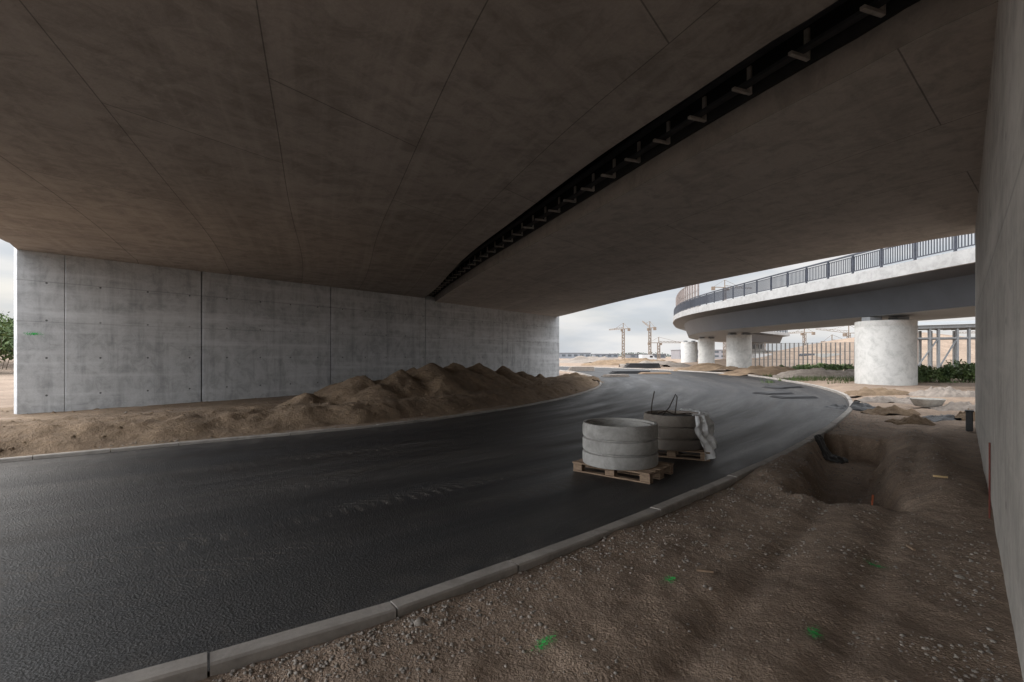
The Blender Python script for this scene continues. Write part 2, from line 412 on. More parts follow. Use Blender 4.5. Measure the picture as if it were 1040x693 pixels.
def PP(u,v,z): x,y=P(u,v,z);return (x,y,z)
A=[(-20.5,22.5,S),(WL0[0],WL0[1],S),(-13.2,12.7,S),(-10,7.2,S),(-6.6,0,S),(-4,-6,S),(-1.5,-13,S)]
z1=S+.12
B=[(-9.5,38,z1),PP(433,301,z1),PP(470,264,z1),PP(520,225,z1),PP(600,165,z1),PP(700,98,z1),PP(790,38,z1),PP(852,0,z1),(4.5,.9,z1),(7.2,-3.6,z1)]
C=[(-8,40,S),PP(445,304.5,S),PP(482,281,S),PP(520,260,S),PP(600,216,S),PP(700,161,S),PP(800,108,S),PP(880,67,S),PP(1005,5,S),(6.2,1.4,S),(9.5,-3,S)]
D=[(-1.5,56,S),(1.4,45,S),PP(568,321.5,S),PP(630,306,S),PP(700,290.5,S),PP(780,274,S),PP(850,260.5,S),PP(920,248.5,S),PP(990,237,S),(15,7.8,S),(20,3,S)]
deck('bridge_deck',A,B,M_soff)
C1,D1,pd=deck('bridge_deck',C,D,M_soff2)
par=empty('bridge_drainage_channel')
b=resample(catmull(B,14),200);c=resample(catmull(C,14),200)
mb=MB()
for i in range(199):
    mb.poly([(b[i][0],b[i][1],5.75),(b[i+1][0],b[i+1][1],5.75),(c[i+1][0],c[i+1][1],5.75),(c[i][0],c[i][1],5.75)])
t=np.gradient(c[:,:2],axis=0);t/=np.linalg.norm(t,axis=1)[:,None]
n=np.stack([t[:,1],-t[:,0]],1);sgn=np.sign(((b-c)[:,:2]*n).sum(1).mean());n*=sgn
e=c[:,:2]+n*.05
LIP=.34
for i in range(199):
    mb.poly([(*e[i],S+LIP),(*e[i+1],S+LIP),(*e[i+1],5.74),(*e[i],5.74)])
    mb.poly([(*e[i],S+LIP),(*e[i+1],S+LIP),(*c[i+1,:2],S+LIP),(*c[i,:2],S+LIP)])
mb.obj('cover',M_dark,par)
L=np.r_[0,np.cumsum(np.linalg.norm(np.diff(e,axis=0),axis=1))]
mb=MB();s=1.0
while s<L[-1]-1:
    x=np.interp(s,L,e[:,0]);y=np.interp(s,L,e[:,1]);nx_=np.interp(s,L,n[:,0]);ny_=np.interp(s,L,n[:,1])
    a=math.atan2(ny_,nx_);R=Matrix.Rotation(a,3,'Z')
    mb.box((x+nx_*.14,y+ny_*.14,S+LIP+.05),(.32,.05,.035),R)
    mb.box((x+nx_*.02,y+ny_*.02,S+LIP+.22),(.03,.06,.34),R)
    s+=.8
mb.obj('brackets',plain('bracket_steel',(.45,.41,.37),.5,.1),par)
mb=MB()
for off_,zz,w_ in((.16,S+LIP+.12,.10),(.30,S+LIP+.32,.12),(.60,S+.85,.08)):
    e2=c[:,:2]+n*off_
    for i in range(199): mb.beam((*e2[i],zz),(*e2[i+1],zz),w_,.04)
mb.obj('cable_tray',plain('tray_steel',(.05,.05,.053),.6),par)
# ---------------------------------------------------------------- flyover
fly=empty('flyover_bridge')
E=catmull([(23,2,6.0,3.95),(20.6,11,6.15,4.0),(19.5,19,6.25,4.02),(18.9,28,6.3,4.05),(18.5,38,6.45,4.15),(18.7,49,6.7,4.3),(19.9,58,6.95,4.45),(22.0,67,7.15,4.6),(25.6,78,7.3,4.8),(31.3,92,7.4,4.9),(41,108,7.4,4.9),(60,128,7.3,4.9)],14)
E=resample(E,160)
Wf=11.0
t=np.gradient(E[:,:2],axis=0);t/=np.linalg.norm(t,axis=1)[:,None];nr=np.stack([t[:,1],-t[:,0]],1)
mb=MB();npf=0
for i in range(len(E)):
    T,Bz=E[i,2],E[i,3]
    prof=[(0,T),(0,T-.62),(.12,T-.64),(1.6,T-.86),(2.2,Bz),(Wf-2.2,Bz),(Wf-1.6,T-.86),(Wf,T-.64),(Wf,T),(Wf-.35,T+.0),(Wf-.4,T-.25),(.4,T-.25),(.35,T)]
    npf=len(prof)
    for o_,z in prof: mb.v.append((E[i,0]+nr[i,0]*o_,E[i,1]+nr[i,1]*o_,z))
mis=[0,0,1,1,2,1,1,0,0,0,0,0,0]
for i in range(len(E)-1):
    for k in range(npf):
        k2=(k+1)%npf;mb.f.append([i*npf+k,i*npf+k2,(i+1)*npf+k2,(i+1)*npf+k]);mb.mi.append(mis[k])
mb.obj('deck',[M_fas,M_steel,M_under],fly)
LE=np.r_[0,np.cumsum(np.linalg.norm(np.diff(E[:,:2],axis=0),axis=1))]
mb=MB()
for off in(.18,Wf-.18):
    c=E[:,:2]+nr*off
    g=lambda q:(np.interp(q,LE,c[:,0]),np.interp(q,LE,c[:,1]),np.interp(q,LE,E[:,2]))
    s=0
    while s<LE[-1]-2.1:
        x,y,z=g(s);mb.beam((x,y,z),(x,y,z+1.1),.09)
        a=g(s+2)
        for hh,w in((1.08,.09),(.95,.04),(.15,.05)): mb.beam((x,y,z+hh),(a[0],a[1],a[2]+hh),w)
        for k in range(1,14):
            if off>5 and k%2: continue
            p=g(s+2*k/14);mb.beam((p[0],p[1],p[2]+.15),(p[0],p[1],p[2]+.98),.035)
        s+=2
mb.obj('railing',M_rail,fly)
for (cx,cy,r,zt) in((K(899,29.3),29.3,1.5,4.02),(K(750.5,57.5),57.5,1.35,4.42),(K(717.5,80),80,1.25,4.8),(K(700,100),100,1.6,4.85),(K(1130,13.5),13.5,1.5,3.98)):
    mb=MB();mb.lathe([(r,-.5),(r,zt-.62),(r*.995,zt-.6),(r*.995,zt-.57),(r,zt-.55),(r,zt-.26),(r*.97,zt-.24),(0,zt-.24)],(cx,cy,0),64)
    mb.obj('column',M_col,fly,smooth=True,auto=True)
    mb=MB()
    for dx in(-.8,.8): mb.box((cx+dx,cy,zt-.12),(.7,.7,.26))
    mb.obj('bearings',M_under,fly)
par=empty('noise_barrier');mb=MB();mg=MB()
c=E[:,:2]+nr*.5;g=lambda q:(np.interp(q,LE,c[:,0]),np.interp(q,LE,c[:,1]),np.interp(q,LE,E[:,2]))
s0=LE[np.argmin(abs(E[:,1]-51))];s=s0
while s<LE[-1]-3:
    a=g(s);d=g(s+1.3);mb.beam(a,(a[0],a[1],a[2]+2.9),.14)
    for hh in(.6,1.2,1.8,2.85): mb.beam((a[0],a[1],a[2]+hh),(d[0],d[1],d[2]+hh),.06)
    mg.poly([(a[0],a[1],a[2]),(d[0],d[1],d[2]),(d[0],d[1],d[2]+2.8),(a[0],a[1],a[2]+2.8)])
    s+=1.3
mb.obj('posts',plain('barrier_post',(.16,.13,.12),.6),par)
def glass():
    t=NT('barrier_panel');t.col((.42,.36,.33));t.b.inputs['Alpha'].default_value=.4;t.rough(.3);return t.m
mg.obj('panels',glass(),par)
# ---------------------------------------------------------------- manhole rings + pallets
def pallet(cx,cy,ang):
    par=empty('wooden_pallet');R=Matrix.Rotation(ang,3,'Z')
    def bx(n,x,y,z,sx_,sy_,sz_):
        mb=MB();p=R@Vector((x,y,0));mb.box((cx+p.x,cy+p.y,z+.004),(sx_,sy_,sz_),R);mb.obj(n,M_wood,par,bevel=.004)
    for i,y in enumerate((-.35,0,.35)):
        bx('bottom_board_%d'%i,0,y,.011,1.2,.1 if y else .145,.022)
        for k,x in enumerate((-.525,0,.525)): bx('block_%d_%d'%(i,k),x,y,.063,.145,.1 if y else .145,.078)
    for k,x in enumerate((-.525,0,.525)): bx('cross_board_%d'%k,x,0,.1135,.145,.8,.021)
    for i,y in enumerate((-.35,-.19,0,.19,.35)): bx('top_board_%d'%i,0,y,.1355,1.2,.145 if i in(0,2,4) else .1,.021)
pa=math.atan2(.64,-.77)
pallet(1.62,7.2,pa);pallet(K(685,8.55),8.55,pa+.25)
def ring(name,cx,cy,r,z0,h,mat):
    prof=[];n=3
    ri=r-.10
    prof.append((ri,0));prof.append((r-.012,0))
    for i in range(n):
        a=h*i/n;b_=h*(i+1)/n
        prof+= [(r-.004,a+.012),(r,a+.05),(r,b_-.05),(r-.006,b_-.028)]
        if i<n-1: prof+=[(r-.04,b_-.018),(r-.04,b_-.002)]
    prof+=[(r-.012,h),(r-.05,h),(r-.052,h-.035),(ri+.002,h-.035)]
    mb=MB();mb.lathe(prof,(cx,cy,z0),80,closed=True)
    return mb.obj(name,mat,smooth=True,auto=True)
ring('concrete_manhole_ring',K(629.5,7.2),7.2,.54,.152,.585,M_ring)
M_ring2=concrete('ring_concrete_brown',(.15,.13,.11),(.24,.21,.18))
r2x,r2y=K(684,8.55),8.55
ring('concrete_manhole_ring',r2x,r2y,.50,.152,.56,M_ring2)
def curve_obj(name,pts,r,mat):
    cu=bpy.data.curves.new(name,'CURVE');cu.dimensions='3D';cu.bevel_depth=r;cu.bevel_resolution=2
    sp=cu.splines.new('POLY');sp.points.add(len(pts)-1)
    for i,p in enumerate(pts): sp.points[i].co=(*p,1)
    cu.materials.append(mat);o=bpy.data.objects.new(name,cu);return o
M_rust=plain('rusty_steel',(.05,.035,.028),.7,.4)
par=empty('lifting_sling')
link(curve_obj('rod',[(r2x-.42,r2y-.1,.70),(r2x-.40,r2y-.1,.9),(r2x-.36,r2y-.1,1.10)],.009,M_rust),par)
link(curve_obj('cable_loop',[(r2x-.25,r2y-.2,.70),(r2x-.12,r2y-.15,.83),(r2x-.03,r2y-.1,.98),(r2x+.0,r2y-.1,1.05),(r2x+.03,r2y-.1,1.0),(r2x+.02,r2y-.1,.9),(r2x+.01,r2y-.05,.70)],.009,M_rust),par)
link(curve_obj('cable',[(r2x-.3,r2y-.1,.72),(r2x-.16,r2y-.1,.76),(r2x-.02,r2y-.12,.70),(r2x+.2,r2y-.2,.74),(r2x+.33,r2y,.7)],.010,M_rust),par)
mb=MB();mb.lathe([(0,0),(.36,.01),(.39,-.05),(.39,-.3)],(r2x,r2y,.66),40);mb.obj('rubber_seal_stack',plain('rubber',(.03,.025,.022),.7),smooth=True)
def plastic():
    t=NT('plastic_film');o=t.tc.outputs['Object'];n=t.noise(o,7,5,.6,1.)
    t.col((.82,.83,.84));t.rough(.2);t.b.inputs['Alpha'].default_value=.88
    t.bump(n,.8,.05);return t.m
na,nb=60,34;V=np.zeros((na,nb,3))
for i in range(na):
    a=-1.2+2.2*i/(na-1)
    for j in range(nb):
        f=j/(nb-1)
        if f<.25: r_=.42+.10*(f/.25);z=.735+.012*math.sin(f*30)
        else:
            g_=(f-.25)/.75;r_=.52+.02+.18*g_**1.5;z=.73-.69*g_*(.85+.15*math.sin(a*5+1))
        fold=.035*math.sin(a*23+2*math.sin(f*5))*min(1,f*2.2)+.12*float(fbm(a*4+3,f*4,4))*min(1,f*2)
        r_=max(r_+fold,.515 if f>.25 else .4)
        V[i,j]=(r2x+r_*math.cos(a),r2y+r_*math.sin(a),max(z+.02*float(fbm(a*6,f*7+9,3)),.012))
grid_obj('plastic_sheet',V.reshape(-1,3),na,nb,plastic())
# ---------------------------------------------------------------- gravel
ico=[(0,0,1),(.9,0,.3),(.28,.85,.3),(-.72,.52,.3),(-.72,-.52,.3),(.28,-.85,.3),(.72,.52,-.35),(-.28,.85,-.35),(-.9,0,-.35),(-.28,-.85,-.35),(.72,-.52,-.35)]
icf=[(0,1,2),(0,2,3),(0,3,4),(0,4,5),(0,5,1),(1,6,2),(2,7,3),(3,8,4),(4,9,5),(5,10,1),(2,6,7),(3,7,8),(4,8,9),(5,9,10),(1,10,6)]
ico=np.array(ico);icf=np.array(icf)
def stones(name,x,y,z,size,mat):
    n=len(x);V=ico[None]*np.ones((n,1,1));V=V*(1+rng.uniform(-.35,.35,V.shape))
    th=rng.uniform(0,6.28,n);c,s=np.cos(th)[:,None],np.sin(th)[:,None]
    V[:,:,2]*=.65
    vx=V[:,:,0]*c-V[:,:,1]*s;vy=V[:,:,0]*s+V[:,:,1]*c
    V=np.stack([vx,vy,V[:,:,2]],2)*size[:,None,None]+np.stack([x,y,z],1)[:,None]
    Fc=(icf[None]+np.arange(n)[:,None,None]*len(ico)).reshape(-1,3)
    me=bpy.data.meshes.new(name);me.vertices.add(n*len(ico));me.vertices.foreach_set('co',V.astype('f').ravel())
    me.loops.add(len(Fc)*3);me.loops.foreach_set('vertex_index',Fc.astype('i').ravel())
    me.polygons.add(len(Fc));me.polygons.foreach_set('loop_start',np.arange(len(Fc),dtype='i')*3);me.polygons.foreach_set('loop_total',np.full(len(Fc),3,'i'))
    me.update(calc_edges=True);me.validate();me.materials.append(mat);return link(bpy.data.objects.new(name,me))
n=90000;Yr=1.8+13*rng.random(n)**1.6;Xr=K(rng.uniform(100,1045,n),Yr)
sdv=sdist(Xr,Yr);w=(Xr-WA[0])*WN[0]+(Yr-WA[1])*WN[1]
clump=fbm(Xr*1.2,Yr*1.2,3)
prob=np.clip(.15+1.6*np.exp(-sdv/.4)+.9*clump,0.03,1)
ok=(sdv>.16)&(w>.05)&(rng.random(n)<prob*.55)
Xr,Yr=Xr[ok],Yr[ok];sz=.004+.012*rng.random(len(Xr))**3+.003*(Yr/8)
big=rng.random(len(Xr))<.008;sz=np.where(big,sz*2.3,sz)
stones('gravel',Xr,Yr,gh(Xr,Yr)+sz*.15,sz,M_stone)
n=3600;ii=rng.integers(0,len(sx)-1,n);jj=rng.integers(0,len(sy)-1,n)
hv=hz[ii,jj];ok=(hv>.03)
x_=sx[ii];y_=sy[jj]
stones('sand_clods',x_[ok],y_[ok],hv[ok],(.015+.06*rng.random(n)**3)[ok],M_sand)
# ---------------------------------------------------------------- debris
def crumple(name,cx,cy,rx,ry,h,mat,seed=0,n=40,ang=0,z=None):
    a=np.linspace(-1,1,n);U,W=np.meshgrid(a,a,indexing='ij')
    r=np.hypot(U,W)*(1+.5*fbm(U*1.7+seed,W*1.7,3))
    hh=h*np.clip(1-r**2,-.2,1)*(.55+.9*np.abs(fbm(U*3+seed*3,W*3,4)))+.0
    c,s=math.cos(ang),math.sin(ang);x=cx+U*rx*c-W*ry*s;y=cy+U*rx*s+W*ry*c
    base=gh(x,y) if z is None else z
    zz=base+np.where(r<1,hh+.01,-.03)
    return grid_obj(name,np.stack([x,y,zz],2).reshape(-1,3),n,n,mat,keep=(r<1).ravel())
M_blackp=plain('black_plastic',(.018,.018,.02),.5,0,.4,12,.5)
x,y=P(851,450);crumple('black_plastic_sheet',x-.15,y,.34,.22,.16,M_blackp,3)
x,y=P(868,417);crumple('black_plastic_sheet',x-.1,y,.35,1.5,.25,M_blackp,8)
x,y=P(958,427);crumple('geotextile_roll',x,y,.55,.35,.14,M_blackp,5,ang=.2)
M_lightd=plain('pale_rubble',(.20,.17,.145),.9,0,.3,6,.5)
for k,(u,v,rx,ry,h) in enumerate(((925,411,.7,.45,.1),(905,422,.8,.4,.12),(975,418,.8,.5,.12),(890,402,1.4,.6,.16),(960,404,1.2,.7,.2),(925,432,.5,.3,.1),(898,410,.9,.5,.12),(985,428,.4,.3,.14))):
    x,y=P(u,v);crumple('rubble_heap',x,y,rx,ry,h*2,M_lightd if k%2==0 else M_sand,10+k)
x,y=P(942,416);z=float(gh(np.array([x]),np.array([y]))[0])
mb=MB();mb.lathe([(0,.12),(.30,.12),(.42,.24),(.45,.24),(.45,.22),(.33,.0),(0,.0)],(x,y,z+.06),36);mb.obj('mixing_tub',plain('tub',(.33,.31,.28),.6),smooth=True,auto=True)
M_or=plain('orange_paint',(.40,.10,.04),.7)
x,y=K(884,6.1),6.1;z=float(gh(np.array([x]),np.array([y]))[0])
mb=MB();mb.beam((x,y,z-.05),(x+.03,y,z+.36),.012);mb.beam((x+.023,y,z+.28),(x+.031,y,z+.37),.016);mb.obj('survey_stake',M_or)
def onwall(u,off):
    s=q(u);p=WA+WD*s+WN*off;return p
p=onwall(1009.5,.03)
mb=MB();mb.beam((p[0],p[1],.1),(p[0],p[1],.86),.011);mb.obj('marker_pole',plain('red_paint',(.14,.035,.025),.6))
p=onwall(991.5,.11)
par=empty('cable_junction_box');mb=MB();mb.box((p[0],p[1],.28),(.18,.12,.42),RzR);mb.obj('housing',M_blackp,par,bevel=.015)
mb=MB();mb.box((p[0],p[1],.505),(.22,.15,.03),RzR);mb.obj('lid',M_blackp,par,bevel=.008)
x,y=P(955,502);z=float(gh(np.array([x]),np.array([y]))[0]);mb=MB();mb.box((x,y,z+.025),(.14,.03,.02),Matrix.Rotation(-.5,3,'Z'));mb.obj('timber_offcut',plain('pale_timber',(.5,.36,.18),.7),bevel=.003)
for u,v,L_ in((716,592,.12),(925,566,.1),(893,473,.12)):
    x,y=P(u,v);z=float(gh(np.array([x]),np.array([y]))[0]);mb=MB();mb.box((x,y,z+.015),(L_,.02,.015),Matrix.Rotation(u,3,'Z'));mb.obj('timber_offcut',M_wood,bevel=.002)
def spray():
    t=NT('green_spray_paint');o=t.tc.outputs['Object'];u=t.tc.outputs['UV']
    ln=t.n('ShaderNodeVectorMath',operation='LENGTH');t.l(u,ln.inputs[0])
    a=t.math('ADD',t.rng(ln.outputs['Value'],.1,1,.66,-.1),t.math('MULTIPLY',t.math('SUBTRACT',t.noise(o,34,5,.8),.5),3.2))
    t.l(t.rng(a,.25,.55,0,.85),t.b.inputs['Alpha']);t.col((.03,.50,.10));t.rough(.7);return t.m
M_spray=spray()
for u,v,l1,l2,an in((553,657,.13,.05,.6),(827,645,.13,.055,.9),(888,573,.07,.12,.1),(680,592,.11,.05,.5)):
    x,y=P(u,v,.05);n=26;a=np.linspace(-1,1,n);U,W=np.meshgrid(a,a,indexing='ij')
    c,s=math.cos(an),math.sin(an);xx=x+U*l1*c-W*l2*s;yy=y+U*l1*s+W*l2*c
    grid_obj('spray_paint_mark',np.stack([xx,yy,gh(xx,yy)+.010],2).reshape(-1,3),n,n,M_spray,np.stack([U,W],2).reshape(-1,2))
p=WL0+wd*.35+wn*.006
n=12;a=np.linspace(-1,1,n);U,W=np.meshgrid(a,a,indexing='ij')
grid_obj('spray_paint_mark',np.stack([p[0]+wd[0]*U*.28,p[1]+wd[1]*U*.28,2.35+W*.07],2).reshape(-1,3),n,n,M_spray,np.stack([U,W],2).reshape(-1,2))
# ---------------------------------------------------------------- vegetation
def foliage(name,c1,c2):
    t=NT(name);o=t.tc.outputs['Object'];t.col(t.mix(t.rng(t.noise(o,1.5,4),.35,.65),c1,c2));t.rough(.7);return t.m
M_leaf=foliage('shrub_leaf',(.035,.065,.02),(.09,.13,.035));M_twig=plain('twig',(.08,.06,.04),.9)
def shrub(name,x,y,w,d,h,n=900,leaf=.09,z0=0):
    par=empty(name);k=max(4,int(w*1.6))
    cl=[(x+random.uniform(-w/2,w/2),y+random.uniform(-d/2,d/2),z0+h*random.uniform(.3,.75),random.uniform(.18,.38)*h) for _ in range(k*3)]
    mb=MB()
    for _ in range(n):
        c=random.choice(cl);v=Vector((random.gauss(0,1),random.gauss(0,1),random.gauss(0,1)));v.normalize();v*=c[3]*random.uniform(.5,1.15)
        p=Vector((c[0]+v.x*1.2,c[1]+v.y*1.2,max(c[2]+v.z,z0+.03)))
        a=Vector((random.gauss(0,1),random.gauss(0,1),random.gauss(0,1))).normalized();b_=a.cross(Vector((random.gauss(0,1),random.gauss(0,1),1))).normalized()
        l=leaf*random.uniform(.6,1.4);mb.poly([p-a*l,p+b_*l*.45,p+a*l,p-b_*l*.45])
    mb.obj('leaves',M_leaf,par)
    mt=MB()
    for c in cl: mt.beam((c[0]*.7+x*.3,c[1]*.7+y*.3,z0-.1),(c[0],c[1],c[2]),.03)
    mt.obj('stems',M_twig,par)
shrub('shrub',K(955,31.5),31.5,5.0,1.8,1.15,7000,.10)
shrub('shrub',K(1000,33),33,4,1.6,1.3,3500,.11)
shrub('shrub',K(855,42),42,3.4,1.6,1.0,3000,.10)
shrub('shrub',K(812,52),52,5,1.6,.8,1800,.12)
shrub('shrub',K(638,90),90,5,3,1.1,1500,.16)
shrub('shrub',K(835,60),60,6,2,.8,1500,.15)
shrub('shrub',K(3,52),52,7,5,4.3,7000,.2,z0=1.6)
shrub('shrub',K(-12,44),44,6,5,4.6,5000,.2,z0=.6)
mb=MB()
for k in range(9000):
    a=rng.uniform(-1100,1300);yy=900+rng.uniform(0,150)
    hgt=3+6*max(0,.5+float(vn(a*.012,3.))*1.3)
    p=Vector((a,yy,rng.random()*hgt));l=rng.uniform(1,2.4)
    aa=Vector(rng.normal(size=3)).normalized();b_=aa.cross(Vector(rng.normal(size=3))).normalized()
    mb.poly([p-aa*l,p+b_*l*.7,p+aa*l,p-b_*l*.7])
mb.obj('distant_trees',foliage('distant_leaf_hazed',(.05,.065,.055),(.08,.095,.08)))  # greyed green, distance haze put into the leaf colour
# grass tufts along the far verge
mb=MB()
for k in range(9000):
    u_=rng.uniform(780,1000);yy=rng.uniform(30,48);x_0=K(u_,yy)+rng.normal()*.3
    if float(vn(x_0*.5,yy*.5))<-.02: continue
    hh_=rng.uniform(.12,.38);dx,dy=rng.normal(size=2)*.08
    mb.poly([(x_0-.025,yy,0.0),(x_0+.025,yy+.01,0.0),(x_0+dx,yy+dy,hh_)])
mb.obj('grass',M_leaf)
# ---------------------------------------------------------------- cranes
def crane(u,Y,h,jl,cj,ang,luff=0):
    par=empty('tower_crane');x=K(u,Y);mb=MB();w=Y/300*.65;t_=Y/300*.26
    for dx,dy in((-1,-1),(1,-1),(1,1),(-1,1)): mb.beam((x+dx*w,Y+dy*w,0),(x+dx*w,Y+dy*w,h),t_)
    z=0;k=1
    while z<h-2*w:
        mb.beam((x-k*w,Y-w,z),(x+k*w,Y-w,z+2.6*w),t_*.8);mb.beam((x-k*w,Y+w,z),(x+k*w,Y+w,z+2.6*w),t_*.8);z+=2.6*w;k=-k
    mb.obj('mast',M_crane,par);mb=MB()
    d=Vector((math.cos(ang),math.sin(ang),0));o=Vector((x,Y,h));top=o+Vector((0,0,4))
    e=o+d*jl*math.cos(luff)+Vector((0,0,jl*math.sin(luff)));up=Vector((0,0,1.1))
    mb.beam(o,e,t_);mb.beam(o+up,e+up*.5,t_*.8)
    n=int(jl/2.5)
    for i in range(n):
        a=o.lerp(e,i/n);b_=(o+up).lerp(e+up*.5,(i+.5)/n);c=o.lerp(e,(i+1)/n);mb.beam(a,b_,t_*.5);mb.beam(b_,c,t_*.5)
    mb.obj('jib',M_crane,par);mb=MB()
    b2=o-d*cj;mb.beam(o,b2,t_*1.5);mb.box(b2+Vector((0,0,-.7)),(1.6,1.4,1.8));mb.beam(o,top,t_*1.5);mb.beam(top,o.lerp(e,.65),t_*.5);mb.beam(top,b2,t_*.5)
    mb.box(o+d*1.5+Vector((0,0,-.8)),(1.4,1.4,1.6));mb.obj('counter_jib_and_cab',M_crane,par)
crane(633,330,20,16,6,2.0)
crane(660,300,19,9,5,1.9,.5)
crane(669,340,11,26,7,.15)
crane(736,260,38,17,7,.25)
crane(776,300,14,14,6,2.9)
crane(817,320,17,12,6,2.0)
crane(862,240,13,14,6,2.7,.15)
crane(845,280,10,18,6,.2)
crane(1015,260,14,22,7,3.0)
# ---------------------------------------------------------------- fence
par=empty('mesh_fence');mb=MB()
fx0,fy0,fx1,fy1=K(763,76),76,K(873,70),70
n=24
for i in range(n+1):
    f=i/n;x=fx0+(fx1-fx0)*f;y=fy0+(fy1-fy0)*f;mb.beam((x,y,-.1),(x,y,3.7),.12)
for hh in(.1,1.2,2.4,3.65): mb.beam((fx0,fy0,hh),(fx1,fy1,hh),.05)
n=150
for i in range(n+1):
    f=i/n;x=fx0+(fx1-fx0)*f;y=fy0+(fy1-fy0)*f;mb.beam((x,y,.1),(x,y,3.6),.016)
mb.obj('frame_and_mesh',plain('fence_metal',(.10,.095,.09),.6),par)
par=empty('steel_frame_structure');mb=MB()
for u in(930,944,953,972,984,1010):
    Yb=66;x=K(u,Yb)
    for dy in(0,6): mb.beam((x,Yb+dy,-.2),(x,Yb+dy,5.4),.28)
for dy in(0,6):
    mb.beam((K(924,66),66+dy,5.55),(K(1060,66),66+dy,6.1),.45);mb.beam((K(924,66),66+dy,4.1),(K(1060,66),66+dy,4.3),.2)
for u in range(926,1060,9): mb.beam((K(u,66),66,5.6),(K(u,66),72,5.6),.2)
mb.beam((K(930,66),66,0),(K(953,66),66,4.1),.15);mb.beam((K(953,66),66,0),(K(972,66),66,4.1),.15)
mb.obj('frame',plain('painted_frame',(.13,.135,.14),.5),par)
mb=MB();mb.poly([(K(924,66),65.5,5.8),(K(1060,66),65.5,6.35),(K(1060,66),73,7.1),(K(924,66),73,6.6)]);mb.obj('roof_sheet',M_under,par)
def building(name,u0,u1,Y,h,dep,c,win=True,flr=2):
    par=empty(name);x0,x1=K(u0,Y),K(u1,Y);mb=MB();mb.box(((x0+x1)/2,Y+dep/2,h/2-.2),(x1-x0,dep,h+.4));mb.obj('walls',plain('render',c,.8,0,.1,.3),par)
    mb=MB();mb.box(((x0+x1)/2,Y+dep/2,h+.15),(x1-x0+.8,dep+.8,.3));mb.obj('roof',plain('roof',tuple(q*.6 for q in c),.8),par)
    if win:
        mb=MB();n=max(3,int((x1-x0)/5))
        for f in range(flr):
            for i in range(n):
                mb.box((x0+(i+.5)*(x1-x0)/n,Y-.02,h*(f+.55)/flr),((x1-x0)/n*.6,.1,h/flr*.4))
        mb.obj('windows',plain('window_glass',(.06,.07,.08),.2),par)
building('warehouse',545,600,420,4.4,30,(.17,.18,.20),True,1)
building('warehouse',604,628,520,4,20,(.15,.16,.18),True,1)
building('office_building',690,752,380,6.5,20,(.22,.21,.22))
building('warehouse',640,676,450,3.5,20,(.13,.13,.14),True,1)
building('site_cabin',783,812,110,2.7,3,(.42,.42,.41),True,1)
building('site_cabin',826,843,104,2.7,3,(.13,.17,.26),True,1)
building('site_cabin',757,775,120,5.2,3,(.36,.35,.33),True,2)
building('site_cabin',850,868,98,2.7,3,(.30,.10,.07),True,1)
building('warehouse',-60,-2,300,7,30,(.3,.3,.3))
def van(u,Y,c,ang,L_=5.2,h=2.2):
    par=empty('parked_van');x=K(u,Y);R=Matrix.Rotation(ang,3,'Z');M=plain('van_paint',c,.3,0,.05);G=plain('van_glass',(.02,.02,.025),.15)
    prof=[(-L_/2,.35),(-L_/2,h),(L_/2-1.6,h),(L_/2-.8,1.25),(L_/2,1.05),(L_/2,.35)]
    mb=MB();vs=[]
    for sy_ in(-.95,.95): vs.append([tuple(R@Vector((a,sy_,b_))+Vector((x,Y,0))) for a,b_ in prof])
    mb.poly(vs[0][::-1]);mb.poly(vs[1])
    for i in range(6): k=(i+1)%6;mb.poly([vs[0][i],vs[0][k],vs[1][k],vs[1][i]])
    mb.obj('body',M,par,bevel=.08)
    mb=MB()
    for sy_ in(-.96,.96): mb.box(R@Vector((L_/2-2.0,sy_,1.6))+Vector((x,Y,0)),(1.0,.02,.6),R)
    mb.box(R@Vector((L_/2-1.12,0,1.78))+Vector((x,Y,0)),(.06,1.6,.75),R@Matrix.Rotation(-.7,3,'Y'));mb.obj('windows',G,par)
    for a in(-L_/2+1,L_/2-1):
        for sy_ in(-.85,.85):
            mb=MB();c_=R@Vector((a,sy_,.34))+Vector((x,Y,0));n=20;d=R@Vector((0,.12,0))
            for sg in(-1,1):
                for k in range(n):
                    w_=R@Vector((.34*math.cos(2*math.pi*k/n),0,.34*math.sin(2*math.pi*k/n)));mb.v.append(tuple(c_+w_+d*sg))
            mb.f.append(list(range(n)));mb.mi.append(0);mb.f.append(list(range(n,2*n))[::-1]);mb.mi.append(0)
            for k in range(n): mb.f.append([k,(k+1)%n,n+(k+1)%n,n+k]);mb.mi.append(0)
            mb.obj('wheel',M_blackp,par)
van(776,95,(.5,.5,.5),.2);van(820,90,(.06,.07,.09),2.9);van(658,150,(.5,.5,.5),.3);van(845,88,(.4,.4,.38),.1)
for k,(u,v,L_,w_,h_,a) in enumerate(((640,379.5,4,1.2,.25,.1),(625,383,2.2,.8,.2,.3),(665,380,3,.9,.15,.1),(652,374,5,1.5,.7,0),(785,400,1.5,.9,.05,.3),(806,404,1.6,.8,.05,.1),(795,394,2.2,1.0,.06,.5),(590,377,3,1,.5,0))):
    x,y=P(u,v);mb=MB()
    for j in range(3): mb.box((x+.06*j,y+.1*j,.012+h_/3*(j+.5)),(L_*(1-.06*j),w_,h_/3*.9),Matrix.Rotation(a+.05*j,3,'Z'))
    mb.obj('board_stack',[M_blackp,M_lightd,M_wood][k%3] if k not in(4,5,6) else M_blackp,bevel=.01)
for k,(u,v,rx,ry,h) in enumerate(((640,371.5,9,3,.9),(600,369,10,4,1.2),(585,388,2,1.0,.35),(668,373,6,2,.7),(780,381,5,2,.5),(830,384,4,1.5,.5),(725,377,6,2,.5))):
    x,y=P(u,v);crumple('earth_mound',x,y,rx,ry,h*1.6,[M_sand,M_lightd][k%2],30+k)
